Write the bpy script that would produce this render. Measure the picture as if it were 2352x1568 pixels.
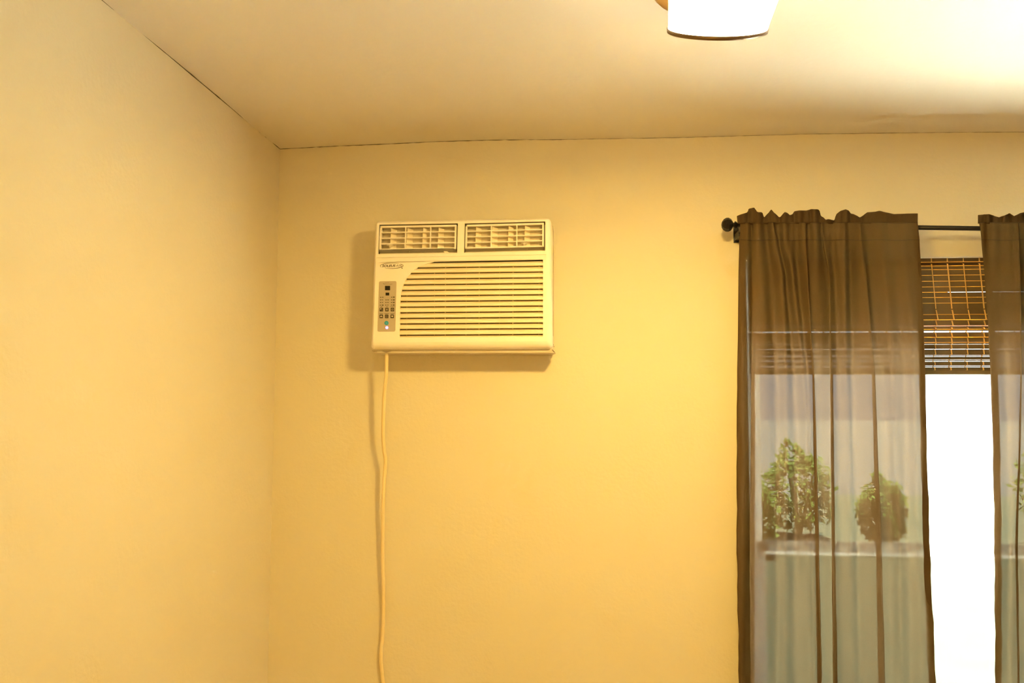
import bpy, bmesh, math, random
from mathutils import Vector, Matrix, Euler
random.seed(7)
S = bpy.context.scene
COL = S.collection
for o in list(bpy.data.objects): bpy.data.objects.remove(o)

# ------------------------------------------------------------------ camera
F = 1950.0                       # focal length in pixels of the 2352 wide frame
YAW, PITCH, ROLL = math.radians(4.75), math.radians(4.08), math.radians(-0.17)
D, CZ = 2.4, 1.60                # distance to the back wall, height over the floor
R = (Matrix.Rotation(YAW, 3, 'Z') @ Matrix.Rotation(PITCH, 3, 'X') @ Matrix.Rotation(ROLL, 3, 'Y'))
def ray(px, py):
    return R @ Vector(((px - 1176) / F, 1.0, -(py - 784) / F))
_d = ray(643, 342)
CX = -_d.x * D / _d.y            # the room's corner stands at X = 0
CAM = Vector((CX, -D, CZ))
def W(px, py, y=0.0):            # a point of the photograph on the plane Y = y
    d = ray(px, py)
    return CAM + d * ((y - CAM.y) / d.y)
def px2m(n, y=0.0): return n * (y + D) / F
cam = bpy.data.objects.new('camera', bpy.data.cameras.new('camera'))
COL.objects.link(cam)
cam.matrix_world = Matrix.Translation(CAM) @ (R @ Matrix.Rotation(math.pi / 2, 3, 'X')).to_4x4()
cam.data.sensor_width = 36; cam.data.lens = F / 2352 * 36
cam.data.clip_start = .02; cam.data.clip_end = 500
S.camera = cam

# ------------------------------------------------------------------ light
S.view_settings.view_transform = 'Standard'; S.view_settings.look = 'None'
S.view_settings.exposure = 0.07; S.view_settings.gamma = 1.0
S.view_settings.use_curve_mapping = False
S.cycles.use_denoising = True
S.cycles.max_bounces = 10; S.cycles.diffuse_bounces = 6; S.cycles.transparent_max_bounces = 24
S.cycles.sample_clamp_indirect = 80
w = bpy.data.worlds.new('sky'); S.world = w; w.use_nodes = True
nt = w.node_tree; bg = nt.nodes['Background']
sky = nt.nodes.new('ShaderNodeTexSky'); sky.sky_type = 'HOSEK_WILKIE'; sky.turbidity = 6; sky.ground_albedo = .4
sky.sun_direction = Vector((.15, -.25, .95)).normalized()
mixw = nt.nodes.new('ShaderNodeMix'); mixw.data_type = 'RGBA'; mixw.inputs[0].default_value = .72
nt.links.new(sky.outputs[0], mixw.inputs[6]); mixw.inputs[7].default_value = (.95, .98, 1, 1)
nt.links.new(mixw.outputs[2], bg.inputs[0]); bg.inputs[1].default_value = 3.2

def light(name, kind, loc, direction, power, color, **kw):
    L = bpy.data.lights.new(name, kind); L.energy = power; L.color = color
    for k, v in kw.items(): setattr(L, k, v)
    o = bpy.data.objects.new(name, L); COL.objects.link(o); o.location = loc
    o.rotation_euler = Vector(direction).to_track_quat('-Z', 'Y').to_euler()
    return o
WARM = (1.0, .65, .14)
light('sunlight', 'SUN', (0, -3, 9), (-.06, .06, -1), 185, (1, .99, .90), angle=.01)
lamp_fill = light('room_fill_light', 'POINT', (.50, -2.85, 1.72), (0, 0, -1), 26, WARM, shadow_soft_size=.10)  # added warm fill from behind the camera, source unseen
lamp_key = None                  # the visible ceiling lamp's own light is made with that lamp

# ------------------------------------------------------------------ helpers
def mat(name, col, rough=.6, metal=0, bump=0, bscale=60, vary=0, vscale=8, spec=.5, trans=0, emis=None, estr=0):
    m = bpy.data.materials.new(name); m.use_nodes = True; n = m.node_tree; b = n.nodes['Principled BSDF']
    b.inputs['Base Color'].default_value = (*col, 1); b.inputs['Roughness'].default_value = rough
    b.inputs['Metallic'].default_value = metal; b.inputs['Specular IOR Level'].default_value = spec
    b.inputs['Transmission Weight'].default_value = trans
    tc = n.nodes.new('ShaderNodeTexCoord')
    if vary:
        nz = n.nodes.new('ShaderNodeTexNoise'); nz.inputs['Scale'].default_value = vscale; nz.inputs['Detail'].default_value = 4
        n.links.new(tc.outputs['Object'], nz.inputs['Vector'])
        mx = n.nodes.new('ShaderNodeMix'); mx.data_type = 'RGBA'
        mx.inputs[6].default_value = (*[c * (1 - vary) for c in col], 1); mx.inputs[7].default_value = (*[min(1, c * (1 + vary)) for c in col], 1)
        n.links.new(nz.outputs[0], mx.inputs[0]); n.links.new(mx.outputs[2], b.inputs['Base Color'])
    if bump:
        nz = n.nodes.new('ShaderNodeTexNoise'); nz.inputs['Scale'].default_value = bscale; nz.inputs['Detail'].default_value = 3
        n.links.new(tc.outputs['Object'], nz.inputs['Vector'])
        bp = n.nodes.new('ShaderNodeBump'); bp.inputs['Strength'].default_value = bump; bp.inputs['Distance'].default_value = .002
        n.links.new(nz.outputs[0], bp.inputs['Height']); n.links.new(bp.outputs[0], b.inputs['Normal'])
    if emis:
        b.inputs['Emission Color'].default_value = (*emis, 1); b.inputs['Emission Strength'].default_value = estr
    return m
def sheer(name, col, opacity, tcol=(1, 1, 1), weave=900):
    m = bpy.data.materials.new(name); m.use_nodes = True; n = m.node_tree; n.nodes.clear()
    N = n.nodes.new; out = N('ShaderNodeOutputMaterial'); tr = N('ShaderNodeBsdfTransparent'); di = N('ShaderNodeBsdfDiffuse'); tl = N('ShaderNodeBsdfTranslucent')
    a = N('ShaderNodeMixShader'); b = N('ShaderNodeMixShader')
    tr.inputs[0].default_value = (*tcol, 1); di.inputs[0].default_value = (*col, 1); tl.inputs[0].default_value = (*[c * 1.15 for c in col], 1)
    a.inputs[0].default_value = .20
    tc = N('ShaderNodeTexCoord'); nz = N('ShaderNodeTexNoise'); nz.inputs['Scale'].default_value = weave; nz.inputs['Detail'].default_value = 1
    mp = N('ShaderNodeMapRange'); mp.inputs[3].default_value = opacity - .05; mp.inputs[4].default_value = opacity + .05
    mp.inputs[1].default_value = .3; mp.inputs[2].default_value = .7
    n.links.new(tc.outputs['Object'], nz.inputs['Vector']); n.links.new(nz.outputs[0], mp.inputs[0]); n.links.new(mp.outputs[0], b.inputs[0])
    n.links.new(di.outputs[0], a.inputs[1]); n.links.new(tl.outputs[0], a.inputs[2])
    n.links.new(tr.outputs[0], b.inputs[1]); n.links.new(a.outputs[0], b.inputs[2]); n.links.new(b.outputs[0], out.inputs[0])
    return m
def translucent(name, col, tcol, fac=.5):
    m = bpy.data.materials.new(name); m.use_nodes = True; n = m.node_tree; n.nodes.clear()
    N = n.nodes.new; out = N('ShaderNodeOutputMaterial'); di = N('ShaderNodeBsdfDiffuse'); tl = N('ShaderNodeBsdfTranslucent'); a = N('ShaderNodeMixShader')
    di.inputs[0].default_value = (*col, 1); tl.inputs[0].default_value = (*tcol, 1); a.inputs[0].default_value = fac
    n.links.new(di.outputs[0], a.inputs[1]); n.links.new(tl.outputs[0], a.inputs[2]); n.links.new(a.outputs[0], out.inputs[0])
    return m
def glassy(name, tint, fac):
    m = bpy.data.materials.new(name); m.use_nodes = True; n = m.node_tree; n.nodes.clear()
    N = n.nodes.new; out = N('ShaderNodeOutputMaterial'); tr = N('ShaderNodeBsdfTransparent'); gl = N('ShaderNodeBsdfGlossy'); a = N('ShaderNodeMixShader')
    tr.inputs[0].default_value = (*tint, 1); gl.inputs['Roughness'].default_value = .02; a.inputs[0].default_value = fac
    n.links.new(tr.outputs[0], a.inputs[1]); n.links.new(gl.outputs[0], a.inputs[2]); n.links.new(a.outputs[0], out.inputs[0])
    return m

M = dict(
    wall=mat('wall_paint', (.74, .665, .48), .75, bump=.35, bscale=90, vary=.02, vscale=3, spec=.25),
    ceil=mat('ceiling_paint', (.80, .77, .70), .55, bump=.3, bscale=60, vary=.02, vscale=2, spec=.35),
    crack=mat('joint_gap', (.10, .08, .05), .9),
    floor=mat('floor_boards', (.42, .28, .16), .5, bump=.2, bscale=20, vary=.2, vscale=6),
    white=mat('white_trim', (.82, .81, .78), .4, bump=.05),
    vinyl=translucent('window_vinyl', (.92, .92, .90), (.92, .94, .92), .6),
    glass=glassy('window_glass', (.96, .98, .97), .04),
    screen=glassy('insect_screen', (.74, .75, .74), .02),
    plastic=mat('cream_plastic', (.93, .87, .76), .38, bump=.04, bscale=300, vary=.015, vscale=20, spec=.45),
    louvre=mat('cream_louver', (.90, .80, .60), .4, spec=.4),
    vent=mat('vent_plastic', (.95, .85, .66), .45),
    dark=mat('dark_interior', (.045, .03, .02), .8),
    seam_brown=mat('seam_brown', (.16, .10, .05), .8),
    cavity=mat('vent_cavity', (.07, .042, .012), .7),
    chassis=mat('chassis_metal', (.66, .58, .44), .45, vary=.06, vscale=40),
    panel=mat('control_panel_film', (.50, .42, .30), .35),
    ink=mat('print_ink', (.05, .035, .02), .5),
    logo=mat('logo_ink', (.07, .04, .02), .5),
    icon=mat('icon_print', (.62, .52, .36), .5),
    black=mat('display_black', (.01, .008, .006), .2),
    cyan=mat('power_button', (.0, .36, .62), .35),
    cyan2=mat('power_icon', (.25, .66, .72), .4),
    led=mat('status_light', (.3, .2, 1), .3, emis=(.36, .26, 1), estr=3),
    cord=mat('cream_cord', (.86, .70, .38), .5, bump=.05),
    iron=mat('black_iron', (.012, .010, .009), .32, metal=.3),
    cloth=sheer('sheer_curtain', (.128, .085, .042), .915, (1, 1, .95)),
    hem=sheer('curtain_hem', (.105, .068, .036), .93, (.9, .9, .85)),
    stitch=mat('stitching', (.05, .03, .018), .9),
    slat=mat('stained_wood_slat', (.13, .085, .04), .5, bump=.4, bscale=40, vary=.35, vscale=14),
    slit_glow=translucent('slit_glow_orange', (.75, .46, .13), (.95, .60, .17), .55),
    tape=translucent('tan_cord', (.72, .50, .20), (.95, .62, .2), .35),
    shade=mat('lit_glass_shade', (.95, .93, .88), .3, emis=(1, .80, .45), estr=13),
    ring=mat('bronze_ring', (.22, .15, .09), .35, metal=.7),
    brass=mat('lamp_metal', (.55, .36, .14), .35, metal=.8),
    bounce_slab=mat('bounce_slab_pale', (.82, .81, .74), .9, bump=.3, vary=.08),
    bounce_near=mat('bounce_strip_grey', (.60, .59, .52), .9, bump=.3, vary=.1),
    lawn=mat('lawn_grass', (.029, .035, .017), .95, bump=.6, bscale=30, vary=.25, vscale=3),
    road=mat('pale_gravel', (.036, .037, .033), .95, vary=.1),
    leaf=translucent('leaves', (.075, .125, .030), (.08, .14, .026), .4),
    bark=mat('bark', (.16, .11, .07), .9, bump=.5),
    roof=mat('roof_sheet', (.35, .33, .30), .7),
    soil=mat('siding', (.6, .58, .52), .7),
)

def link(name, bm, m, parent=None, smooth=False):
    me = bpy.data.meshes.new(name); bm.normal_update(); bm.to_mesh(me); bm.free()
    for mm in (m if isinstance(m, (list, tuple)) else [m]): me.materials.append(mm)
    if smooth:
        for p in me.polygons: p.use_smooth = True
    o = bpy.data.objects.new(name, me); COL.objects.link(o); o.parent = parent
    return o
def tag(o, label, cat=None, group=None, kind=None):
    if label: o['label'] = label
    if cat: o['category'] = cat
    if group: o['group'] = group
    if kind: o['kind'] = kind
    return o
def thing(name, label, cat, loc=(0, 0, 0)):
    o = bpy.data.objects.new(name, None); COL.objects.link(o); o.empty_display_size = .1
    return tag(o, label, cat)
def struct(name, bm, m, parent=None, smooth=False):
    o = link(name, bm, m, parent, smooth)
    if parent is None: o['kind'] = 'structure'
    return o
def hexa(bm, f, b):                      # f, b: four front and four back corners in the same turn
    v = [bm.verts.new(p) for p in list(f) + list(b)]
    for q in ((0, 1, 2, 3), (7, 6, 5, 4), (0, 4, 5, 1), (1, 5, 6, 2), (2, 6, 7, 3), (3, 7, 4, 0)):
        bm.faces.new([v[i] for i in q])
def box(bm, a, b):
    (x0, y0, z0), (x1, y1, z1) = a, b
    hexa(bm, [(x0, y0, z0), (x1, y0, z0), (x1, y0, z1), (x0, y0, z1)], [(x0, y1, z0), (x1, y1, z0), (x1, y1, z1), (x0, y1, z1)])
def ngon_prism(bm, pts, back):           # pts: outline points, back: offset vector
    a = [bm.verts.new(p) for p in pts]; b = [bm.verts.new(Vector(p) + Vector(back)) for p in pts]
    bm.faces.new(a); bm.faces.new(b[::-1]); n = len(a)
    for i in range(n): bm.faces.new((a[i], b[i], b[(i + 1) % n], a[(i + 1) % n]))
def pquad(bm, x0, y0, x1, y1, y, t=.0006): # a thin raised print or piece set at photo coordinates on plane Y=y
    c = [W(x0, y0, y), W(x1, y0, y), W(x1, y1, y), W(x0, y1, y)]
    hexa(bm, [p - Vector((0, t, 0)) for p in c], c)
def disc(bm, px, py, r, y, t=.0006, n=18, ry=None):
    ry = ry or r
    ngon_prism(bm, [W(px + r * math.cos(2 * math.pi * k / n), py + ry * math.sin(2 * math.pi * k / n), y) - Vector((0, t, 0)) for k in range(n)], (0, t, 0))
def tube(bm, pts, r, n=10, closed=False, cap=True):
    pts = [Vector(p) for p in pts]; rings = []; m = len(pts); nrm = None
    for i, p in enumerate(pts):
        if closed: t = pts[(i + 1) % m] - pts[i - 1]
        else: t = pts[min(i + 1, m - 1)] - pts[max(i - 1, 0)]
        t.normalize()
        if nrm is None:
            nrm = t.orthogonal().normalized()
        nrm = (nrm - t * nrm.dot(t)).normalized(); bn = t.cross(nrm)
        rr = r[i] if isinstance(r, (list, tuple)) else r
        rings.append([bm.verts.new(p + nrm * rr * math.cos(2 * math.pi * k / n) + bn * rr * math.sin(2 * math.pi * k / n)) for k in range(n)])
    for i in range(m if closed else m - 1):
        a, b = rings[i], rings[(i + 1) % m]
        for k in range(n): bm.faces.new((a[k], a[(k + 1) % n], b[(k + 1) % n], b[k]))
    if cap and not closed:
        bm.faces.new(rings[0][::-1]); bm.faces.new(rings[-1])
def lathe(bm, origin, axis, prof, n=32, cap=True):
    axis = Vector(axis).normalized(); u = axis.orthogonal().normalized(); v = axis.cross(u); rings = []
    for t, r in prof:
        rings.append([bm.verts.new(Vector(origin) + axis * t + (u * math.cos(2 * math.pi * k / n) + v * math.sin(2 * math.pi * k / n)) * r) for k in range(n)])
    for a, b in zip(rings, rings[1:]):
        for k in range(n): bm.faces.new((a[k], a[(k + 1) % n], b[(k + 1) % n], b[k]))
    if cap: bm.faces.new(rings[0][::-1]); bm.faces.new(rings[-1])
def smoothpath(pts, sub=6):
    pts = [Vector(p) for p in pts]; out = []
    for i in range(len(pts) - 1):
        p0, p1, p2, p3 = pts[max(i - 1, 0)], pts[i], pts[i + 1], pts[min(i + 2, len(pts) - 1)]
        for k in range(sub):
            t = k / sub
            out.append(.5 * ((2 * p1) + (p2 - p0) * t + (2 * p0 - 5 * p1 + 4 * p2 - p3) * t * t + (3 * p1 - p0 - 3 * p2 + p3) * t ** 3))
    out.append(pts[-1]); return out
def lerp(tab, x):
    if x <= tab[0][0]: return tab[0][1]
    for (a, va), (b, vb) in zip(tab, tab[1:]):
        if x <= b: return va + (vb - va) * (x - a) / (b - a)
    return tab[-1][1]

# ------------------------------------------------------------------ room shell
XR, YB = 4.3, -4.3                       # right wall, rear wall
JOINT = [(W(px, py).x, W(px, py).z) for px, py in ((643, 342), (760, 336), (900, 330), (1000, 325), (1150, 321), (1290, 320.5), (1400, 318.5), (1560, 316), (1700, 312), (1850, 308), (2000, 306), (2180, 304), (2352, 303))]
CEIL_L = JOINT[0][1]; CEIL_R = JOINT[-1][1]
JOINT = [(-.2, CEIL_L)] + JOINT + [(XR + .2, CEIL_R)]
TOPZ = max(z for x, z in JOINT) + .06
WX0, WX1 = W(1717, 860).x, W(1717, 860).x + 1.70
WZ1, WZ0 = W(2190, 589).z, W(2190, 589).z - 1.36
WT = .13
bm = bmesh.new()
box(bm, (-.12, 0, 0), (WX0, WT, TOPZ)); box(bm, (WX1, 0, 0), (XR + .12, WT, TOPZ))
box(bm, (WX0, 0, WZ1), (WX1, WT, TOPZ)); box(bm, (WX0, 0, 0), (WX1, WT, WZ0))
struct('wall_back', bm, M['wall'])
bm = bmesh.new(); box(bm, (-.12, YB, 0), (0, 0, TOPZ)); struct('wall_left', bm, M['wall'])
bm = bmesh.new(); box(bm, (XR, YB, 0), (XR + .12, 0, TOPZ)); struct('wall_right', bm, M['wall'])
bm = bmesh.new(); box(bm, (-.12, YB - .12, 0), (XR + .12, YB, TOPZ)); struct('wall_rear', bm, M['wall'])
bm = bmesh.new(); box(bm, (-.12, YB - .12, -.1), (XR + .12, WT, 0)); struct('floor', bm, M['floor'])
# the ceiling sags and waves a little; its underside follows the joint seen over the back wall
bm = bmesh.new(); NX, NY = 90, 60; grid = []
for j in range(NY + 1):
    v = j / NY; y = -4.3 * v ** 1.6; row = []
    for i in range(NX + 1):
        x = XR * i / NX
        fade = math.exp(y / .5)
        z = lerp(JOINT, x) * fade + (CEIL_L + (CEIL_R - CEIL_L) * min(1, x / 2.6)) * (1 - fade)
        z += .0022 * math.sin(9.0 * y + 2.2 * x) * (1 - math.exp(y / .12)) * math.exp(y / .9)
        row.append(bm.verts.new((x, y, z)))
    grid.append(row)
for j in range(NY):
    for i in range(NX): bm.faces.new((grid[j][i], grid[j][i + 1], grid[j + 1][i + 1], grid[j + 1][i]))
gt = [bm.verts.new(p) for p in ((0, 0, TOPZ), (XR, 0, TOPZ), (XR, YB, TOPZ), (0, YB, TOPZ))]
bm.faces.new(gt)
struct('ceiling', bm, M['ceil'], smooth=True)
# open joints along the ceiling edge
def crack(name, pts, wid, n):
    bm = bmesh.new(); rs = []
    P = []
    for (a, b) in zip(pts, pts[1:]):
        for k in range(n): P.append(a.lerp(b, k / n))
    P.append(pts[-1])
    for p in P: rs.append(max(.00015, wid * (.55 + .75 * random.random()) * (1 if random.random() > .07 else .2)))
    tube(bm, P, rs, 6)
    return struct(name, bm, M['crack'])
crack('trim_1', [Vector((x, -.0004, z)) for x, z in JOINT[1:7]], .0013, 14)
crack('trim_2', [Vector((x, -.0003, z)) for x, z in JOINT[6:]], .0006, 14)
crack('trim_3', [Vector((.0004, 0, CEIL_L)), Vector((.0004, -.5, CEIL_L)), Vector((.0004, -1.3, CEIL_L)), Vector((.0004, -2.6, CEIL_L))], .0012, 22)
for n_, a, b in (('baseboard_back', (0, -.012, 0), (XR, 0, .08)), ('baseboard_left', (0, YB, 0), (.012, -.012, .08))):
    bm = bmesh.new(); box(bm, a, b); struct(n_, bm, M['white'])
bm = bmesh.new(); box(bm, (-.5, YB - .5, TOPZ + .02), (XR + .5, WT + .32, TOPZ + .14)); struct('roof', bm, M['roof'])
bm = bmesh.new(); box(bm, (-.12, YB - .12, -.8), (XR + .12, WT, -.1)); struct('foundation', bm, M['soil'])

# ------------------------------------------------------------------ window
win = bpy.data.objects.new('window_1', None); COL.objects.link(win); win['kind'] = 'structure'
def ringframe(bm, x0, x1, z0, z1, wd, y0, y1):
    box(bm, (x0, y0, z0), (x0 + wd, y1, z1)); box(bm, (x1 - wd, y0, z0), (x1, y1, z1))
    box(bm, (x0 + wd, y0, z1 - wd), (x1 - wd, y1, z1)); box(bm, (x0 + wd, y0, z0), (x1 - wd, y1, z0 + wd))
bm = bmesh.new(); ringframe(bm, WX0, WX1, WZ0, WZ1, .028, .06, WT); link('window_frame', bm, M['vinyl'], win)
ZR1, ZR0 = W(1900, 1243, .09).z, W(1900, 1276, .09).z
bm = bmesh.new(); ringframe(bm, WX0 + .028, WX1 - .028, ZR0, WZ1 - .028, .024, .095, .12); up = link('upper_sash', bm, M['vinyl'], win)
bm = bmesh.new(); box(bm, (WX0 + .05, .106, ZR0 + .02), (WX1 - .05, .109, WZ1 - .05)); link('pane', bm, M['glass'], up)
bm = bmesh.new(); ringframe(bm, WX0 + .028, WX1 - .028, WZ0 + .028, ZR1, .026, .066, .091); lo = link('lower_sash', bm, M['vinyl'], win)
bm = bmesh.new(); box(bm, (WX0 + .05, .077, WZ0 + .05), (WX1 - .05, .080, ZR1 - .02)); link('pane', bm, M['glass'], lo)
bm = bmesh.new(); box(bm, (WX0 + .03, .122, WZ0 + .03), (WX1 - .03, .1225, ZR0)); link('insect_screen', bm, M['screen'], win)
bm = bmesh.new(); box(bm, (WX0 - .03, -.03, WZ0 - .02), (WX1 + .03, .06, WZ0)); link('window_sill', bm, M['white'], win)

# ------------------------------------------------------------------ woven wood blind
bl = thing('woven_wood_blind', 'dark brown woven wooden shade pulled halfway down behind the curtains', 'window blind')
BX0, BX1 = W(1719, 700, .03).x, WX1 - .008
# edges between slats (photo rows), kind of gap under each: o = orange strip standing in for daylight bleeding through, w = open to the sky, d = shadowed overlap
ROWS = [(590, ''), (601.6, 'o'), (610.5, 'o'), (619, 'o'), (632, 'o'), (645.5, 'o'), (658.6, 'o'), (671, 'm'), (683, 'o'), (696, 'o'), (710, 'd'),
        (722, 'o'), (734.5, 'o'), (748, 'o'), (756.5, 'o'), (761.5, 'W'), (774.5, 'o'), (786.4, 'o'), (790.6, 'w'), (801.6, 'w'), (815.6, 'w'), (818.6, 'w'), (826.4, 'w'), (829.8, 'w'), (839.6, 'w'), (842.6, 'w'), (851, 'd'), (860, '')]
def bz(py): return W(2190, py, .03).z
prevk = ''
for i in range(len(ROWS) - 1):
    y0, k0 = ROWS[i]; y1, k1 = ROWS[i + 1]
    g = {'o': .6, 'm': .7, 'w': .42, 'W': 1.5, 'd': -.3, '': 0}
    za = bz(y0 + g[k0]); zb = bz(y1 - g[k1])
    if i >= len(ROWS) - 2:
        bm = bmesh.new(); box(bm, (BX0, .018, zb), (BX1, .040, za)); link('bottom_rail', bm, M['slat'], bl)
    elif i == 1:
        bm = bmesh.new(); box(bm, (BX0, .030, zb), (BX1, .036, za)); link('head_gap_strip', bm, M['stitch'], bl)
    else:
        tilt = (.0015, .004, .0)[i % 3] if y0 > 712 else .0005
        yy = .026 if y0 < 711 else (.022, .03)[i % 2]
        bm = bmesh.new()
        hexa(bm, [(BX0, yy, zb), (BX1, yy, zb), (BX1, yy + tilt, za), (BX0, yy + tilt, za)], [(BX0, yy + .003, zb), (BX1, yy + .003, zb), (BX1, yy + tilt + .003, za), (BX0, yy + tilt + .003, za)])
        link('slat', bm, M['slat'], bl)
    if k1 in 'om' and k1:
        bm = bmesh.new(); z_ = bz(y1); x1_ = W(2176, y1, .03).x if k1 == 'm' else BX1
        tube(bm, [(BX0, .0285, z_), (x1_, .0285, z_)], px2m(.8), 6); link('slit_glow', bm, M['slit_glow'], bl)
# vertical binding cords, restarting in every fold
SEC = [(590, 602, 0), (606, 709, .9), (712, 735, .5), (737, 748, .3), (752, 757, .2), (765, 774, .2), (777, 790, .2), (792, 801, .15), (803, 814, .15), (831, 838, .1), (843, 850, .1)]
nb = 0; sp = px2m(34.2, .03); xw = W(2137, 590, .03).x
kk = -int((xw - BX0) / sp)
while xw + kk * sp < BX1 - .01:
    x = xw + kk * sp; bm = bmesh.new(); wd = px2m(1.35 if kk % 2 else 1.0)
    P = []
    for a, b, ln in SEC:
        xa = x + (0 if a < 712 else px2m(6 - (a - 712) * .055)); xb = xa + px2m(7) * ln
        yf = .0210 if a >= 711 else .0235
        P += [(xa, .034, a - .2), (xa, yf, a), (xb, yf, b), (xb, .034, b + .2)]
    L_ = []; prev = None
    for x_, y_, a in P:
        v = [bm.verts.new((x_ - wd, y_, bz(a))), bm.verts.new((x_ + wd, y_, bz(a))), bm.verts.new((x_ + wd, y_ + .001, bz(a) - .0002)), bm.verts.new((x_ - wd, y_ + .001, bz(a) - .0002))]
        if prev:
            for k in range(4): bm.faces.new((prev[k], prev[(k + 1) % 4], v[(k + 1) % 4], v[k]))
        else: bm.faces.new(v[::-1])
        prev = v
    bm.faces.new(prev)
    link('binding_cord', bm, M['tape'], bl); kk += 1

# ------------------------------------------------------------------ curtain rod
YC = -.075
rod = thing('curtain_rod', 'thin black curtain rod with a faceted ball finial over the window', 'curtain rod')
zr = W(2180, 523.5, YC).z; XRL = W(1690, 517, YC); XRR = W(1690, 517, YC).x + 1.86
p0 = Vector((XRL.x, YC, W(1690, 516.5, YC).z)); p1 = Vector((W(2180, 523.5, YC).x, YC, zr)); p1 = p0 + (p1 - p0) * ((XRR - p0.x) / (p1.x - p0.x))
bm = bmesh.new(); tube(bm, [p0, p1], px2m(5.3, YC), 16); link('rod', bm, M['iron'], rod, True)
rdir = (p1 - p0).normalized()
for sgn, pt in ((-1, p0), (1, p1)):
    bm = bmesh.new(); u = px2m(1, YC)
    lathe(bm, pt, rdir * sgn, [(-2 * u, 7 * u), (2 * u, 9 * u), (4 * u, 5.5 * u), (8 * u, 5 * u), (9 * u, 8 * u)] + [((19 - 13.5 * math.cos(a)) * u, max(16.5 * math.sin(a), .4) * u) for a in [math.radians(d) for d in (30, 55, 80, 105, 130, 155, 176)]], 9)
    link('finial', bm, M['iron'], rod)
for xb in (p0.x + px2m(11, YC), p1.x - .04):
    zb_ = p0.z + (xb - p0.x) * (p1.z - p0.z) / (p1.x - p0.x)
    bm = bmesh.new()
    box(bm, (xb - .004, YC - .012, zb_ - .02), (xb + .004, YC + .012, zb_ - .005)); box(bm, (xb - .004, YC + .006, zb_ - .03), (xb + .004, -.004, zb_ - .012))
    box(bm, (xb - .007, -.005, zb_ - .035), (xb + .007, 0, zb_ + .01))
    link('bracket', bm, M['iron'], rod)

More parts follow.
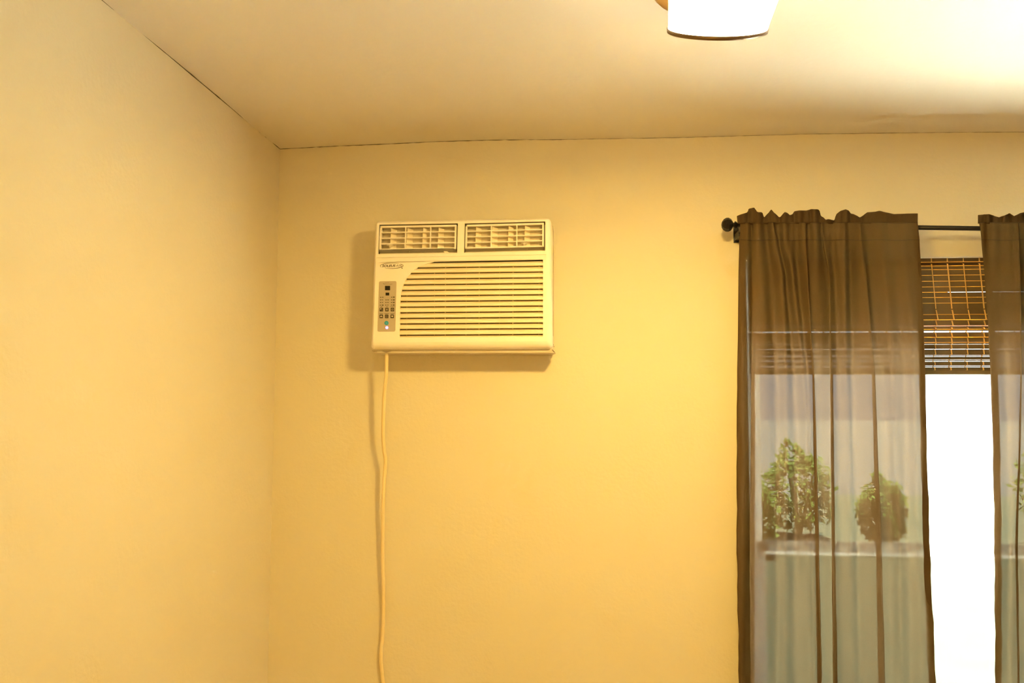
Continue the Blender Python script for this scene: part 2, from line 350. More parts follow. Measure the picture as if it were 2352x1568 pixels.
# ------------------------------------------------------------------ curtains
LV = [505, 512, 530, 550, 640, 760, 860, 1000, 1235, 1568, 2235]
def panel(name, label, knots, contour, seam=(511.5, 551), rows=70):
    """knots: one list of photo columns per level (LV) plus depth at the rod and depth low down"""
    t = thing(name, label, 'curtain')
    def section(py):
        # rod pocket bulges round the rod, then the cloth hangs
        f = 0
        for i in range(len(LV) - 1):
            if py >= LV[i]: f = i + (py - LV[i]) / (LV[i + 1] - LV[i])
        f = min(f, len(LV) - 1); i = min(int(f), len(LV) - 2); fr = f - i; fr = fr * fr * (3 - 2 * fr) * .5 + fr * .5
        out = []
        for k, (xs, dt, db) in enumerate(knots):
            x = xs[i] + (xs[i + 1] - xs[i]) * fr
            q = min(1, max(0, (py - 560) / 420)); dep = dt + (db - dt) * q
            if py > 1000: dep += .002 * math.sin(py / 90 + k * 1.7)
            dep *= 1.5
            q = 1 if py < 552 else max(0, 1 - (py - 552) / 60)
            dep = dep * (1 - q) + min(-.0095, dep * .75 - .021) * q
            if 512 <= py <= 551: dep -= .004 * math.sin(math.pi * (py - 512) / 39)
            x += (.9 * math.sin(py / 23.0 + k) + .6 * math.sin(py / 11.0 + 2 * k)) * min(1, max(0, (py - 760) / 500)) * (1 if k in (0, 1, len(knots) - 1, len(knots) - 2) else .3)
            out.append(Vector((x, dep, 0)))
        sm_ = smoothpath(out, 5); q = 1 if py < 545 else max(0, 1 - (py - 545) / 110)
        for p in sm_:
            calm = .2 if 1985 < p.x < 2111 or p.x < 1716 else 1
            p.y += (.0062 * math.sin(p.x / 4.1 + 1.3 * math.sin(p.x / 17)) - .0035) * q * calm
        return sm_
    lv = sorted(set([510.5, 512, 516, 521, 526, 531, 537, 543, 548, 551, 555, 562] + [562 + (2235 - 562) * (k / rows) ** 1.35 for k in range(1, rows + 1)]))
    bm = bmesh.new(); prev = None
    for py in lv:
        row = [bm.verts.new(W(p.x, py, YC + p.y)) for p in section(py)]
        if prev:
            for k in range(len(row) - 1): bm.faces.new((prev[k], prev[k + 1], row[k + 1], row[k]))
        prev = row
    link('cloth', bm, M['cloth'], t, True)
    # opaque folded back hem down the open edge(s)
    for side in (0, -1):
        bm = bmesh.new(); prev = None
        for py in lv:
            if py < 509: continue
            s = section(py); s = s[:6] if side == 0 else s[-6:]
            row = [bm.verts.new(W(p.x, py, YC + p.y - .0006)) for p in s]
            if prev:
                for k in range(len(row) - 1): bm.faces.new((prev[k], prev[k + 1], row[k + 1], row[k]))
            prev = row
        link('side_hem', bm, M['hem'], t, True)
    # ruffle standing above the rod
    bm = bmesh.new(); n = 170; x0, x1 = contour[0][0], contour[-1][0]; rows_ = [[] for _ in range(6)]
    ph = [random.uniform(0, 6.28) for _ in range(6)]
    for i in range(n + 1):
        x = x0 + (x1 - x0) * i / n; top = lerp(contour, x)
        calm = .25 if (x > 1985 and x < 2111) else 1
        wv = (.0065 * math.sin(x / 5.3 + ph[0]) + .004 * math.sin(x / 2.9 + ph[1]) + .003 * math.sin(x / 9 + ph[2])) * calm
        for j in range(6):
            v = j / 5; y = 513.5 + (top - 513.5) * v
            xx = x + 1.6 * v * math.sin(x / 7 + ph[3]) * calm
            rows_[j].append(bm.verts.new(W(xx, y, YC - .017 + wv * (.45 + .9 * v) - .004 * v)))
    for j in range(5):
        for i in range(n): bm.faces.new((rows_[j][i], rows_[j][i + 1], rows_[j + 1][i + 1], rows_[j + 1][i]))
    o = link('header_ruffle', bm, M['hem'], t, True)
    so = o.modifiers.new('thick', 'SOLIDIFY'); so.thickness = .0012; so.offset = 1
    for sy in seam:
        pts = [W(p.x, sy + .8 * math.sin(p.x / 13), YC + p.y - .0015) for p in section(sy)]
        bm = bmesh.new(); tube(bm, pts, .0005, 5); link('stitch_line', bm, M['stitch'], t)
    return t
#        505   512   530   550   640   760   860  1000  1235  1568  2235   top   low
L_K = [([1712, 1714, 1714, 1713, 1712, 1711, 1711, 1712, 1711, 1710, 1708], .012, .014),
       ([1699, 1700, 1700, 1698, 1696, 1695, 1693, 1692, 1692, 1697, 1699], .006, .008),
       ([1712, 1714, 1714, 1713, 1712, 1711, 1711, 1712, 1711, 1708, 1708], .002, .003),
       ([1724, 1726, 1727, 1727, 1728, 1731, 1733, 1734, 1733, 1733, 1733], .016, .026),
       ([1730, 1731, 1730, 1728, 1727, 1727, 1726, 1725, 1722, 1724, 1722], -.006, -.012),
       ([1744, 1745, 1746, 1748, 1752, 1755, 1760, 1762, 1760, 1758, 1755], -.012, -.016),
       ([1758, 1759, 1760, 1762, 1772, 1776, 1782, 1785, 1785, 1782, 1780], .010, -.002),
       ([1774, 1775, 1777, 1782, 1796, 1803, 1806, 1808, 1806, 1804, 1802], -.012, -.013),
       ([1781, 1782, 1784, 1789, 1806, 1815, 1822, 1826, 1826, 1826, 1826], .014, .004),
       ([1806, 1806, 1807, 1808, 1822, 1834, 1845, 1850, 1853, 1858, 1860], -.010, -.008),
       ([1822, 1822, 1822, 1824, 1834, 1846, 1856, 1862, 1866, 1872, 1875], .012, -.010),
       ([1849, 1850, 1850, 1851, 1856, 1863, 1870.5, 1875, 1881, 1888, 1893], -.014, -.020),
       ([1850, 1851, 1850, 1848, 1848, 1857, 1866.5, 1868, 1872, 1877, 1880], .010, .012),
       ([1868, 1868, 1870, 1872, 1876, 1884, 1888, 1890, 1893, 1899, 1902], -.002, .016),
       ([1887, 1887, 1886, 1888, 1904, 1908, 1913, 1915, 1918, 1924, 1926], .016, .014),
       ([1886, 1887, 1888, 1892, 1905, 1906, 1907, 1908, 1910, 1913, 1914], -.012, -.018),
       ([1904, 1905, 1905, 1907, 1918, 1922, 1924, 1925, 1930, 1934, 1936], .008, -.012),
       ([1934, 1935, 1936, 1936, 1940, 1942, 1945, 1950, 1955, 1960, 1960], -.014, -.016),
       ([1946, 1947, 1948, 1948, 1952, 1955, 1957, 1960, 1968, 1975, 1975], .016, -.004),
       ([1958, 1959, 1960, 1962, 1972, 1976, 1980, 1984, 1990, 1995, 1998], -.006, -.012),
       ([1976, 1977, 1978, 1980, 1991, 2001, 2010, 2015, 2025, 2033, 2038], -.014, -.020),
       ([1975, 1976, 1976, 1976, 1986, 1995, 2003, 2006, 2012, 2017, 2020], .010, .006),
       ([1995, 1996, 1997, 1999, 2010, 2020, 2030, 2036, 2044, 2050, 2054], .004, .008),
       ([2018, 2018, 2018, 2020, 2034, 2044, 2052, 2058, 2066, 2072, 2076], -.006, -.008),
       ([2040, 2040, 2040, 2042, 2056, 2066, 2076, 2080, 2084, 2092, 2096], .001, .004),
       ([2066, 2066, 2067, 2068, 2082, 2092, 2098, 2102, 2108, 2116, 2120], -.005, -.006),
       ([2095, 2096, 2098, 2100, 2104, 2109, 2112, 2115, 2121, 2133, 2138], -.001, .004),
       ([2107, 2108, 2110, 2112, 2117, 2122, 2125.5, 2128, 2135, 2149, 2156], -.001, .002),
       ([2094, 2095, 2097, 2099, 2103, 2108, 2111, 2114, 2120, 2132, 2137], .001, .006)]
L_C = [(1694, 496), (1705, 491), (1715, 487.5), (1718, 481), (1721, 479), (1733, 476.5), (1736, 479), (1741, 487), (1748, 487), (1751, 490), (1753, 501), (1771, 481), (1774, 482), (1790, 499.5), (1794, 497), (1800, 486.5), (1805, 488), (1814, 494), (1821, 492), (1827, 485), (1836, 483), (1850, 483.5), (1866, 480), (1878, 480.5), (1881, 483), (1884, 496), (1890, 499), (1895, 504.5), (1902, 503), (1908, 503.5), (1917, 506.5), (1918, 504), (1922, 492), (1929, 484), (1942, 480.5), (1950, 484), (1955, 490), (1962, 491.5), (1968, 495), (1973, 499.5), (1982, 494), (1992, 487.5), (2010, 486), (2019, 484), (2035, 487.5), (2053, 491.5), (2080, 490.5), (2107.5, 490)]
panel('curtain', 'brown sheer curtain panel left of the bright gap, gathered tight beside the ball finial', L_K, L_C)
R_K = [([2268, 2268, 2270, 2271, 2278, 2286, 2292, 2297, 2300, 2301, 2301], .010, .012),
       ([2247, 2249, 2252, 2254, 2262, 2270, 2275, 2280, 2284, 2286, 2288], .004, .004),
       ([2268, 2268, 2270, 2271, 2280, 2287, 2293, 2298, 2300, 2301, 2301], .000, -.002),
       ([2290, 2290, 2290, 2292, 2302, 2308, 2312, 2316, 2318, 2320, 2320], -.004, .004),
       ([2315, 2315, 2316, 2318, 2326, 2330, 2334, 2338, 2332, 2336, 2336], -.008, -.006),
       ([2338, 2338, 2339, 2340, 2344, 2346, 2347, 2345, 2338, 2342, 2344], -.012, -.014),
       ([2337, 2337, 2337, 2338, 2341, 2343, 2344, 2341, 2333, 2338, 2340], .012, .004)]
x = 2352
for k in range(3):
    j = random.uniform(-4, 4)
    R_K.append(([x + j + d for d in (0, 0, 0, 1, 4, 6, 8, 8, 9, 10, 10)], (-.012, .012)[k % 2] * random.uniform(.7, 1.2), (-.012, .006)[k % 2] * random.uniform(.6, 1.4)))
    x += 25
xe = x
R_K.append(([xe + 10] * 11, .0, .004)); R_K.append(([xe - 10] * 11, .004, .008))
R_C = [(2246, 494), (2258, 492.5), (2272, 491.5), (2283, 495), (2293, 499), (2308, 494), (2321, 489.5), (2330, 496), (2342, 489), (2352, 487)]
x = 2366
while x < xe + 5:
    R_C.append((x, random.uniform(480, 502))); x += random.uniform(10, 22)
panel('curtain', 'brown sheer curtain panel right of the bright gap, cut by the photo edge', R_K, R_C)

# ------------------------------------------------------------------ wall air conditioner
ac = thing('air_conditioner', 'cream wall air conditioner with two top vents and slotted front grille', 'air conditioner')
YF = -.112
# outline rings (photo corners TL TR BR BL, plane, corner radius in photo pixels)
def outline(c, y, r, n=5):
    P = [Vector((*p, 0)) for p in c]; out = []
    for i in range(4):
        p, a, b = P[i], P[i - 1], P[(i + 1) % 4]
        u = (a - p).normalized(); v = (b - p).normalized()
        for k in range(n + 1):
            t = math.pi / 2 * k / n
            q = p + u * r * (1 - math.sin(t)) + v * r * (1 - math.cos(t))
            out.append(W(q.x, q.y, y))
    return out
C0 = [(866.5, 512.5), (1255, 505.5), (1255.5, 783), (857, 786)]
RINGS = [(C0, YF, 3)]
C1 = [(863, 508), (1266, 501.5), (1270, 801), (853, 803)]
for t in (20, 40, 60, 78, 90):
    a = math.radians(t); s, c = math.sin(a), 1 - math.cos(a)
    RINGS.append(([(p[0] + (q[0] - p[0]) * s, p[1] + (q[1] - p[1]) * s) for p, q in zip(C0, C1)], YF + .020 * c, 3 + 7 * s))
bm = bmesh.new(); prev = None
for c, y, r in RINGS:
    row = [bm.verts.new(p) for p in outline(c, y, r)]
    if prev:
        for k in range(len(row)): bm.faces.new((prev[k], row[k], row[(k + 1) % len(row)], prev[(k + 1) % len(row)]))
    prev = row
back = [bm.verts.new((v.co.x, -.035, v.co.z)) for v in prev]
for k in range(len(prev)): bm.faces.new((prev[k], back[k], back[(k + 1) % len(prev)], prev[(k + 1) % len(prev)]))
body = link('front_cover', bm, M['plastic'], ac, True)
# metal cabinet behind the cover, reaching into the wall
a_, b_ = W(859, 806, YF + .045), W(1272, 806, YF + .045); zt = W(1060, 508, -.1).z; zb2 = W(1060, 811, YF + .02).z
bm = bmesh.new(); box(bm, (a_.x + .004, YF + .023, zb2), (b_.x - .002, .0, zt - .01)); o = link('cabinet', bm, M['chassis'], ac)
be = o.modifiers.new('b', 'BEVEL'); be.width = .003; be.segments = 2
# bent corner flange and dark brown seam marks under the cover
bm = bmesh.new()
ngon_prism(bm, [W(1266, 803, YF + .023), W(1275, 808.5, YF + .023), W(1273.5, 811, YF + .023), W(1262, 809, YF + .023)], (0, .05, 0)); link('corner_flange', bm, M['chassis'], ac)
for P_, r_ in (([W(1268.3, 802.8, YF + .021), W(1273.8, 808.8, YF + .021)], .0009), ([W(1271.5, 790, YF + .025), W(1272, 797, YF + .025), W(1274, 795.5, YF + .025)], .0005),
               ([W(854.5, 804.8, YF + .019), W(861, 807.3, YF + .019), W(866, 808.3, YF + .019)], .0005), ([W(878, 806.6, YF + .0185), W(887, 808.3, YF + .0185), W(898, 806.6, YF + .0185)], [.0003, .0011, .0003])):
    bm = bmesh.new(); tube(bm, P_, r_, 6); link('open_seam', bm, M['seam_brown'], ac)
# inverse map of the front face
def uvq(px, py):
    u = v = .5
    for _ in range(6):
        xl = C0[0][0] + (C0[3][0] - C0[0][0]) * v; xr = C0[1][0] + (C0[2][0] - C0[1][0]) * v; u = (px - xl) / (xr - xl)
        yt = C0[0][1] + (C0[1][1] - C0[0][1]) * u; yb = C0[3][1] + (C0[2][1] - C0[3][1]) * u; v = (py - yt) / (yb - yt)
    return u, v
def PQ(u, v):
    a = Vector(C0[0]).lerp(Vector(C0[1]), u); b = Vector(C0[3]).lerp(Vector(C0[2]), u); return a.lerp(b, v)
def slab(bm, c, y0=YF, t=.008):         # c: four photo corners TL TR BR BL on the front
    hexa(bm, [W(*c[3], y0), W(*c[2], y0), W(*c[1], y0), W(*c[0], y0)], [W(*c[3], y0) + Vector((0, t, 0)), W(*c[2], y0) + Vector((0, t, 0)), W(*c[1], y0) + Vector((0, t, 0)), W(*c[0], y0) + Vector((0, t, 0))])
def edge_y(c_top, c_bot, u): pass
E0 = [C0[0], C0[1]]
VL = [(871.0, 515.6), (1051.5, 512.6), (1050.2, 580.3), (868.2, 583.3)]
VR = [(1067.2, 512.9), (1252.2, 508.2), (1252.2, 575.5), (1065.8, 580.1)]
SM = [(862.6, 591.6), (1255.1, 584.2)]   # seam between bezel and front panel (left, right)
bm = bmesh.new()
def onl(a, b, x): return (x, a[1] + (b[1] - a[1]) * (x - a[0]) / (b[0] - a[0]))
top = lambda x: onl(C0[0], C0[1], x); sm = lambda x: onl(SM[0], SM[1], x)
slab(bm, [C0[0], C0[1], VR[1], VL[0]])                                         # above both vents
slab(bm, [VL[0], VL[0], VL[3], SM[0]]) if False else None
slab(bm, [C0[0], VL[0], VL[3], (SM[0][0], SM[0][1])])
slab(bm, [VL[1], VR[0], VR[3], VL[2]])
slab(bm, [VR[1], C0[1], SM[1], VR[2]])
slab(bm, [VL[3], VL[2], sm(1050), SM[0]]); slab(bm, [VL[2], VR[3], sm(1066), sm(1050)]); slab(bm, [VR[3], VR[2], SM[1], sm(1066)])
slab(bm, [VL[0], VR[1], VR[0], VL[1]], YF + .0001, .007)
link('upper_bezel', bm, M['plastic'], ac)
# front panel with a slotted, curved-left opening
RL = [(999, 600.5), (960, 613.6), (944, 626.5), (934, 639.4), (927, 652.7), (922.6, 665.5), (920, 678.2), (919, 691), (918.7, 704), (918.6, 717), (918.3, 730), (918, 742.7), (917.8, 755.5), (917.4, 768.9)]
RR = [(1247, y) for y in (596.4, 609.7, 622.8, 636.1, 649.2, 662.3, 675.2, 688.3, 701.1, 714.2, 727.3, 740.2, 753.2, 766.6)]
bm = bmesh.new()
g_ = .7
rows_l = [(SM[0][0], SM[0][1] + g_)] ; rows_r = [(SM[1][0], SM[1][1] + g_)]
def left_at(y): v = uvq(870, y)[1]; p = PQ(0, v); return (p.x, p.y)
def right_at(y): v = uvq(1250, y)[1]; p = PQ(1, v); return (p.x, p.y)
T0l = (RL[0][0], RL[0][1] - 1.0); T0r = (RR[0][0], RR[0][1] - 1.0)
slab(bm, [rows_l[0], rows_r[0], right_at(595.4), left_at(603)])
slab(bm, [left_at(602.9), right_at(595.3), T0r, T0l])
hts = []
for i in range(14):
    yl, yr = RL[i][1] - 1.0, RR[i][1] - 1.0
    yl2 = RL[i + 1][1] - 1.0 if i < 13 else 775.5; yr2 = RR[i + 1][1] - 1.0 if i < 13 else 773
    xl, xl2 = RL[i][0], (RL[i + 1][0] if i < 13 else 917.2)
    slab(bm, [left_at(yl + 2.4), (xl, yl), (xl2, yl2), left_at(yl2 + 2.4)]); slab(bm, [(1247, yr), right_at(yr), right_at(yr2), (1247, yr2)])
slab(bm, [left_at(777.9), (917.2, 775.5), (917.2, 785.6), (C0[3][0], C0[3][1])]); slab(bm, [(917.2, 775.5), (1247, 773), (1247, 783.2), (917.2, 785.6)])
slab(bm, [(1247, 773), right_at(773), C0[2], (1247, 783.2)])
link('front_panel', bm, M['plastic'], ac)
# louvers: a bright upright lip, a slope running up and back, a dark slit under the next lip
for i in range(14):
    l, r = RL[i], RR[i]; ln = RL[i + 1] if i < 13 else (917.3, 782); rn = RR[i + 1] if i < 13 else (1247, 779.6)
    def pt(f, side, dep):
        a, b = (l, ln) if side == 0 else (r, rn)
        x = l[0] + (ln[0] - l[0]) * f - 4 if side == 0 else 1249
        return W(x, a[1] + (b[1] - a[1]) * f, YF) + Vector((0, dep + .0004, 0))
    prof = [(.06, .0145), (.16, .0100), (.38, .0040), (.50, .0010), (.56, .0), (.925, .0), (.94, .003), (.95, .0155)]
    if i == 13: prof = [(.06, .0145), (.16, .0100), (.34, .0040), (.44, .0010), (.50, .0), (.56, .0), (.56, .004), (.45, .0155)]
    bm = bmesh.new(); A = [bm.verts.new(pt(f, 0, d)) for f, d in prof]; B = [bm.verts.new(pt(f, 1, d)) for f, d in prof]
    for k in range(len(prof)): bm.faces.new((A[k], A[(k + 1) % len(prof)], B[(k + 1) % len(prof)], B[k]))
    bm.faces.new(A[::-1]); bm.faces.new(B)
    link('louver', bm, M['louvre'], ac)
bm = bmesh.new()
for xx, tk in ((997, .5), (1022, .9), (1070, .5), (1100, .9), (1147, .5), (1178, .9), (1238, .5), (933, .4)):
    y0_ = 604 if xx > 1000 else (615 if xx > 960 else 666)
    c = [W(xx - tk, y0_, YF), W(xx + tk, y0_, YF), W(xx + tk - .8, 772, YF), W(xx - tk - .8, 772, YF)]
    hexa(bm, [p + Vector((0, .0100, 0)) for p in c[::-1]], [p + Vector((0, .012, 0)) for p in c[::-1]])
link('rib_set', bm, M['louvre'], ac)
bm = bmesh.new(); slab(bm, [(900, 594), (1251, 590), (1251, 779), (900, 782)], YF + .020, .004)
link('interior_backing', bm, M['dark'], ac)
bm = bmesh.new(); slab(bm, [(864, 590), (1254, 583), (1254, 586.5), (864, 593)], YF + .0014, .003); link('seam_strip', bm, M['chassis'], ac)
# vents
def vent(name, O, vx, cols, knob, tabpx=None):
    (tl, tr, br, bl_) = [Vector(p) for p in O]
    g = bpy.data.objects.new(name, None); COL.objects.link(g); g.parent = ac
    def q(u, v): p = (tl.lerp(tr, u)).lerp(bl_.lerp(br, u), v); return (p.x, p.y)
    # cavity: back and four sides
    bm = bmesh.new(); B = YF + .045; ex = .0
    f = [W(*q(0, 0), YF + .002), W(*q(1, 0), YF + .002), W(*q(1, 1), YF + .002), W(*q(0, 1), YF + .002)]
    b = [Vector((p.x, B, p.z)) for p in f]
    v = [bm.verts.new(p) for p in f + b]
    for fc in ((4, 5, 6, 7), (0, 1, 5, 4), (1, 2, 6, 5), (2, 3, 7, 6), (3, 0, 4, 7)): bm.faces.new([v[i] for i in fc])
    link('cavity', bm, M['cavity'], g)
    # frame: outer front edge (in fractions of the opening), its grid of bars
    a0, a1, b0, b1 = .012, .985, .045, .868
    fy = YF + .0015
    bm = bmesh.new()
    def bar(u0, v0, u1, v1, t=.010, dy=0): slab(bm, [q(u0, v0), q(u1, v0), q(u1, v1), q(u0, v1)], fy + dy, t)
    bar(a0, b0, a1, b0 + .062); bar(a0, b1 - .05, a1, b1); bar(a0, b0, a0 + .022, b1); bar(a1 - .022, b0, a1, b1)
    for k in range(1, 4):
        v_ = b0 + .03 + (b1 - b0 - .055) * k / 4; bar(a0 + .02, v_ - .013, a1 - .02, v_ + .02, .016)
    for c_ in cols:
        u_ = (c_ - tl.x) / (tr.x - tl.x); bar(u_ - .007, b0 + .05, u_ + .006, b1 - .04, .012, -.0006)
    # sloping sill board under the frame
    c = [W(*q(a0, b1), fy), W(*q(a1, b1), fy)]; d = [W(*q(a0 + .01, .985), YF + .028), W(*q(a1 - .005, .985), YF + .028)]
    hexa(bm, [c[0], c[1], d[1], d[0]], [p + Vector((0, 0, .0015)) for p in (c[0], c[1], d[1], d[0])])
    link('grid_frame', bm, M['plastic'], g)
    for x_ in vx:
        u0 = (x_ - tl.x) / (tr.x - tl.x); bm = bmesh.new()
        p = [W(*q(u0, .13), YF + .0095), W(*q(u0 - .01, .83), YF + .0095)]; off = px2m(25, YF)
        r_ = [Vector((p[0].x + off * .8, YF + .034, p[0].z - .004)), Vector((p[1].x + off * .95, YF + .034, p[1].z))]
        hexa(bm, [p[1], r_[1], r_[0], p[0]], [w_ + Vector((-.0008, .0008, 0)) for w_ in (p[1], r_[1], r_[0], p[0])])
        # notched front edge
        for j in range(4):
            z0 = p[1].z + (p[0].z - p[1].z) * (j + .30) / 4; z1 = p[1].z + (p[0].z - p[1].z) * (j + .95) / 4
            xj = p[1].x + (p[0].x - p[1].x) * (j + .5) / 4
            ngon_prism(bm, [(xj, YF + .0095, z0), (xj + off * .35, YF + .022, z0 - .004), (xj + off * .35, YF + .022, z1 - .005), (xj, YF + .0095, z1)], (-.0009, .0006, 0))
        link('vane', bm, M['vent'], g)
        bm = bmesh.new(); pp = W(x_ + 4, q(u0, .935)[1], YF + .012); bmesh.ops.create_icosphere(bm, subdivisions=1, radius=.0011, matrix=Matrix.Translation(pp)); link('pivot_pin', bm, M['louvre'], g)
    bm = bmesh.new(); kp = W(*knob, YF + .004); n = 14
    lathe(bm, kp, (0, 0, 1), [(-.005, .003), (.0, .004), (.0008, .0095), (.0022, .009), (.0030, .003)], 20); link('knob', bm, M['plastic'], g, True)
    if tabpx:
        bm = bmesh.new(); c = [W(*p, YF - .002) for p in tabpx]; ngon_prism(bm, c, (0, .014, .001)); link('lever_tab', bm, M['plastic'], g)
    return g
vent('vent_grille', VL, (899.5, 937, 973, 1008.5), (932, 989.5), (896, 564.5), [(1018.5, 576.5), (1027, 576.8), (1032.5, 580.8), (1022.5, 581.8)])
vent('vent_grille', VR, (1094.5, 1132, 1169, 1206.5), (1128.6, 1187.4), (1204.6, 560.2))

# control panel
YP = YF - .0006
bm = bmesh.new(); pc = [(870.5, 645.9), (910.6, 645.2), (907.8, 761.2), (866.8, 761.4)]
ngon_prism(bm, outline(pc, YP, 3.5), (0, .0008, 0)); cp = link('control_panel', bm, M['panel'], ac)
tag(cp, 'tan control strip with black buttons and a blue light')
YQ = YP - .0001
Z = lambda x, y: (850 + x / 11.2, 640 + y / 11.2)
def zq(bm, x0, y0, x1, y1, y=YQ, t=.0004):
    a = Z(x0, y0); b = Z(x1, y1); pquad(bm, a[0], a[1], b[0], b[1], y, t)
for r_ in ((385, 183, 515, 295), (400, 357, 492, 430)):
    bm = bmesh.new(); zq(bm, *r_); link('display', bm, M['black'], cp)
bm = bmesh.new()
for x, y in ((270, 478), (270, 545), (268, 610), (265, 680), (410, 545), (408, 610), (405, 678), (555, 475), (552, 545), (550, 610), (548, 677)):
    disc(bm, *Z(x, y), 1.15, YQ, .0004, 10)
for x, y, l in ((300, 478, 48), (300, 545, 34), (300, 610, 34), (438, 545, 50), (438, 610, 42), (438, 678, 38)): zq(bm, x, y - 8, x + l, y + 6)
for x, y, l in ((300, 680, 46), (585, 475, 50), (582, 545, 54), (580, 610, 56), (580, 677, 52)):
    zq(bm, x, y - 17, x + l, y - 4); zq(bm, x, y + 2, x + l, y + 14)
for x, y, l in ((268, 722, 48), (408, 720, 58), (515, 718, 120), (240, 893, 96), (368, 893, 120), (520, 893, 104)): zq(bm, x, y - 5, x + l, y + 4)
link('printed_legend', bm, M['ink'], cp)
bm = bmesh.new(); pts = [W(*Z(x, y), YQ) for x, y in ((330, 128), (350, 118), (358, 145), (380, 125), (395, 143), (420, 130), (440, 143), (465, 132), (490, 145), (515, 135), (535, 155), (550, 128), (575, 145))]
tube(bm, smoothpath(pts, 3), .0003, 5); tube(bm, [W(*Z(x, y), YQ) for x, y in ((385, 105), (440, 98), (490, 97))], .0002, 5); link('script_print', bm, M['ink'], cp)
for k, (x, y) in enumerate(((290, 793), (432, 792), (574, 792), (287, 966), (427, 966), (568, 966))):
    bm = bmesh.new(); c = [Z(x - 44, y - 47), Z(x + 44, y - 47), Z(x + 44, y + 47), Z(x - 44, y + 47)]
    ngon_prism(bm, outline(c, YQ - .0006, .9, 3), (0, .0006, 0)); b = link('button', bm, M['ink'], cp)
    bm = bmesh.new(); Yi = YQ - .0007; g = lambda a, b_: W(*Z(x + a, y + b_), Yi)
    if k == 0: zq(bm, x - 28, y - 32, x + 2, y - 6, Yi, .0002); tube(bm, [g(2, 25), g(18, 25), g(28, 8)], .0002, 4)
    elif k == 1:
        for s in (1, -1): ngon_prism(bm, [g(-24, -20 * s), g(-16, -26 * s), g(24, 20 * s), g(16, 26 * s)], (0, .0002, 0))
    elif k == 2: tube(bm, [g(24 * math.cos(a * .52), 26 * math.sin(a * .52)) for a in range(12)], .0003, 5, True); tube(bm, [g(9 * math.cos(a * 1.05), 9 * math.sin(a * 1.05)) for a in range(6)], .0002, 4, True)
    elif k == 3: ngon_prism(bm, [g(0, -30), g(28, 6), g(28, 18), g(-28, 18), g(-28, 6)], (0, .0002, 0))
    elif k == 4:
        tube(bm, [g(-18, -24), g(18, -24), g(18, 24), g(-18, 24)], .0003, 4, True); tube(bm, [g(-8, -12), g(-8, 12)], .0002, 4)
    else: ngon_prism(bm, [g(0, 26), g(28, -4), g(26, -20), g(8, -22), g(0, -14), g(-8, -22), g(-26, -20), g(-28, -4)], (0, .0002, 0))
    link('button_icon', bm, M['icon'], cp)
bm = bmesh.new(); disc(bm, *Z(424, 1138), 4.7, YQ, .0008, 24); pb = link('power_button', bm, M['cyan'], cp)
bm = bmesh.new(); c0 = Z(424, 1138); tube(bm, [W(c0[0] + 2.1 * math.cos(a * .4488), c0[1] + 2.3 * math.sin(a * .4488), YQ - .0008) for a in range(14)], .00035, 5, True)
disc(bm, c0[0], c0[1], .8, YQ - .0008, .0002, 8); link('power_icon', bm, M['cyan2'], cp)
bm = bmesh.new(); disc(bm, *Z(432, 1257), 3.0, YQ, .0012, 16); link('status_light', bm, M['led'], cp)
# logo: open oval with lettering
bm = bmesh.new()
def arc(a0, a1, n=26):
    P = []; rs = []
    for k in range(n + 1):
        a = math.radians(a0 + (a1 - a0) * k / n); P.append(W(899.6 + 26.3 * math.cos(a), 610.2 - .018 * 26 * math.cos(a) - 6.3 * math.sin(a), YF - .0001))
        rs.append(.0002 + .00055 * max(0.0, math.sin(math.pi * k / n)) ** .7)
    tube(bm, P, rs, 5)
arc(50, 208); arc(-126, 42)
link('logo_oval', bm, M['logo'], ac)
def lettering(txt, px0, px1, py0, py1, bold, name):
    cu = bpy.data.curves.new(name, 'FONT'); cu.body = txt; cu.shear = .25; cu.offset = bold; cu.extrude = 0; cu.resolution_u = 3
    ob = bpy.data.objects.new(name, cu); COL.objects.link(ob)
    dg = bpy.context.evaluated_depsgraph_get(); me = bpy.data.meshes.new_from_object(ob.evaluated_get(dg))
    bpy.data.objects.remove(ob)
    xs = [v.co.x for v in me.vertices]; ys = [v.co.y for v in me.vertices]; x0, x1, y0, y1 = min(xs), max(xs), min(ys), max(ys)
    for v in me.vertices:
        a = (v.co.x - x0) / (x1 - x0); b = (v.co.y - y0) / (y1 - y0)
        v.co = W(px0 + (px1 - px0) * a, py1 + (py0 - py1) * b - .018 * (px1 - px0) * a, YF - .0005)
    me.materials.clear(); me.materials.append(M['logo'])
    o = bpy.data.objects.new(name, me); COL.objects.link(o); o.parent = ac
    return o
lettering('SOLEUS', 877.5, 908.5, 607.8, 613.3, .03, 'logo_lettering')
lettering('AIR', 908.8, 922.5, 607.3, 612.6, -.008, 'logo_lettering')
bm = bmesh.new(); disc(bm, 923.6, 615.6, 1.2, YF, .0004, 10); link('trademark_dot', bm, M['logo'], ac)
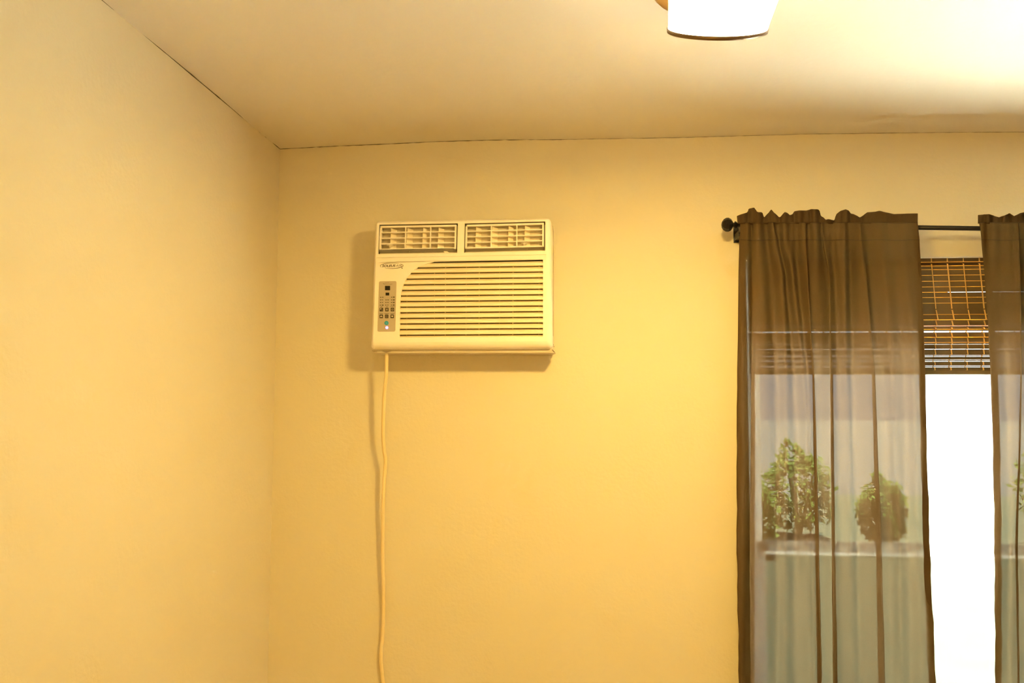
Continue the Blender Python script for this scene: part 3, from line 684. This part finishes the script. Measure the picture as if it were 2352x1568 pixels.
# power cord hanging down the wall
cpts = [(888.5, 803, -.075), (888.5, 812, -.075), (888, 830, -.073), (887, 864, -.068), (882.5, 909, -.060), (880, 988, -.05), (882, 1033, -.042), (885.5, 1058, -.038), (882, 1108, -.032), (880, 1167, -.026), (879, 1286, -.016), (881, 1361, -.012), (879.6, 1450, -.010), (875, 1505, -.010), (879.5, 1562, -.010), (886, 1640, -.010), (884, 1760, -.010), (884, 1900, -.014), (884, 1985, -.022), (884, 2010, -.03)]
bm = bmesh.new(); tube(bm, smoothpath([W(a, b, c) for a, b, c in cpts], 8), px2m(4.2, -.05), 12); link('power_cord', bm, M['cord'], ac, True)
e = W(884, 2010, -.03)
bm = bmesh.new(); box(bm, (e.x - .014, -.036, e.z - .03), (e.x + .014, -.006, e.z + .004)); link('plug', bm, M['plastic'], ac)
bm = bmesh.new(); box(bm, (e.x - .036, -.006, e.z - .075), (e.x + .036, 0, e.z + .04)); o = link('wall_outlet', bm, M['white'])
tag(o, 'white outlet plate on the back wall where the cord ends', 'outlet')

# ------------------------------------------------------------------ ceiling lamp
lamp = thing('ceiling_lamp', 'lit white glass lamp shade with thin bronze rim hanging from the ceiling', 'ceiling lamp')
YL = -D + 1.42
bc = W(1647, 69, YL)                               # centre of the shade's lower rim
rb = px2m(113, YL); rt = rb * 1.17; H = .098
view = (bc - CAM).normalized(); side = Vector((math.cos(YAW), math.sin(YAW), 0))
upv = Vector((0, 0, 1)); fw = Vector((0, 1, 0))
tl_ = math.radians(33)
ax = (upv * math.cos(tl_) - fw * math.sin(tl_)).normalized(); ax = (ax + side * .02).normalized()
def lean(bm):                     # the glass leans a little to the right towards its top
    for v in bm.verts:
        t = (v.co - bc).dot(ax)
        if t > 0: v.co += side * .10 * t
    return bm   # from rim to top
prof = [(0, rb), (.012, rb * 1.012), (H * .5, rb * 1.085), (H, rt)]
bm = bmesh.new(); lathe(bm, bc, ax, [(.003, rb - .0045)] + prof[:1] + prof[1:] + [(H + .01, rt * .94), (H + .018, rt * .6), (H + .02, .03)], 64, cap=False)
link('glass_shade', lean(bm), M['shade'], lamp, True)
bm = bmesh.new(); lathe(bm, bc, ax, [(-.0035, rb - .006), (-.0035, rb + .0012), (.0028, rb + .0018), (.0028, rb - .006), (-.0035, rb - .006)], 64, cap=False); link('rim', bm, M['ring'], lamp, True)
tp = bc + ax * (H + .018)
bm = bmesh.new(); lathe(bm, tp - ax * .012, ax, [(0, .034), (.02, .034), (.028, .02), (.034, .012)], 28); link('shade_fitter', bm, M['brass'], lamp, True)
pc_ = W(1597, 5, YL + .07); zc = CEIL_L + (CEIL_R - CEIL_L) * .35
pan = Vector((pc_.x, YL + .058, zc))
bm = bmesh.new(); lathe(bm, pan + Vector((0, 0, .006)), (0, 0, -1), [(0, .072), (.012, .075), (.026, .075), (.036, .066), (.042, .04), (.044, .014)], 40); link('canopy', bm, M['brass'], lamp, True)
bm = bmesh.new(); tube(bm, smoothpath([pan - Vector((0, 0, .02)), pan * .5 + (tp + ax * .02) * .5, tp + ax * .016], 6), .007, 12); link('arm', bm, M['brass'], lamp, True)
bm = bmesh.new(); lathe(bm, bc + ax * .03, ax, [(0, .004), (.006, .018), (.02, .028), (.04, .030), (.06, .022), (.085, .013)], 24); link('bulb', bm, M['shade'], lamp, True)
lamp_key = light('ceiling_lamp_light', 'AREA', bc - ax * .012, (.0, .08, -1), 20.5, WARM, shape='DISK', size=rb * 1.8)
lamp_key.parent = lamp
# stand added for the unseen fill light behind the camera
l2 = thing('fill_lamp', 'added fill lamp on a floor stand behind the viewer, outside the picture', 'lamp')
FX, FY = .50, -2.85
bm = bmesh.new(); lathe(bm, Vector((FX, FY, 0)), (0, 0, 1), [(0, .14), (.02, .14), (.03, .02), (.05, .012)], 32); link('base', bm, M['iron'], l2, True)
bm = bmesh.new(); tube(bm, [(FX, FY, .04), (FX, FY, 1.58)], .011, 12); link('pole', bm, M['iron'], l2, True)
bm = bmesh.new(); lathe(bm, Vector((FX, FY, 1.57)), (0, 0, 1), [(0, .02), (.015, .03), (.03, .02)], 24); link('socket', bm, M['brass'], l2, True)

# ------------------------------------------------------------------ outside
GZ = -.8
bm = bmesh.new(); box(bm, (-6, 1.27, GZ - .1), (12, 4.6, GZ)); struct('bounce_slab', bm, M['bounce_slab'])  # unseen pale ground added to bounce sunlight up onto the ceiling
bm = bmesh.new(); box(bm, (-6, WT, GZ - .1), (12, 1.27, GZ - .005)); struct('bounce_strip', bm, M['bounce_near'])  # unseen greyer ground added for a weaker bounce near the wall
bm = bmesh.new(); box(bm, (-30, 4.6, GZ - .12), (50, 21, GZ - .02)); struct('lawn', bm, M['lawn'])
bm = bmesh.new(); box(bm, (-60, 21, GZ - .12), (120, 120, GZ - .03)); struct('gravel_yard', bm, M['road'])
def shrub(x, y, h, wd, label):
    t = thing('shrub', label, 'shrub')
    bm = bmesh.new()
    for k in range(4):
        a = random.uniform(0, 6.28); tube(bm, [(x, y, GZ - .03), (x + wd * .15 * math.cos(a), y + wd * .15 * math.sin(a), GZ + h * .4), (x + wd * .3 * math.cos(a), y + wd * .3 * math.sin(a), GZ + h * .8)], [.035, .025, .01], 6)
    link('stem', bm, M['bark'], t)
    bm = bmesh.new(); n = 1500
    for _ in range(n):
        u = Vector((random.gauss(0, 1), random.gauss(0, 1), random.gauss(0, 1))).normalized() * random.uniform(.6, 1) ** .5
        lump = 1 + .26 * math.sin(5 * u.x + 3 * u.z) * math.cos(4 * u.y)
        c = Vector((x + u.x * wd * .5 * lump, y + u.y * wd * .5 * lump, GZ + h * .55 + u.z * h * .45 * lump))
        q = Euler((random.uniform(-1, 1), random.uniform(-1, 1), random.uniform(0, 6.28))).to_matrix(); s = random.uniform(.05, .09)
        vs = [bm.verts.new(c + q @ Vector(p) * s) for p in ((-1, 0, 0), (0, -.45, .1), (1, 0, 0), (0, .45, .1))]
        bm.faces.new(vs)
    o = link('foliage', bm, M['leaf'], t); o['kind'] = 'stuff'
for x, y, h, wd, lb in ((3.35, 11.6, 1.35, 1.3, 'round green shrub on the lawn seen through the left edge of the left curtain'),
                        (4.75, 13.4, 1.6, 1.2, 'taller green shrub on the lawn seen faintly behind the middle of the left curtain'),
                        (5.75, 12.0, 1.2, .7, 'small green shrub on the lawn showing through the right half of the left curtain'),
                        (9.1, 12.2, 1.9, 2.0, 'green shrub on the lawn seen through the curtain right of the bright gap')):
    shrub(x, y, h, wd, lb)
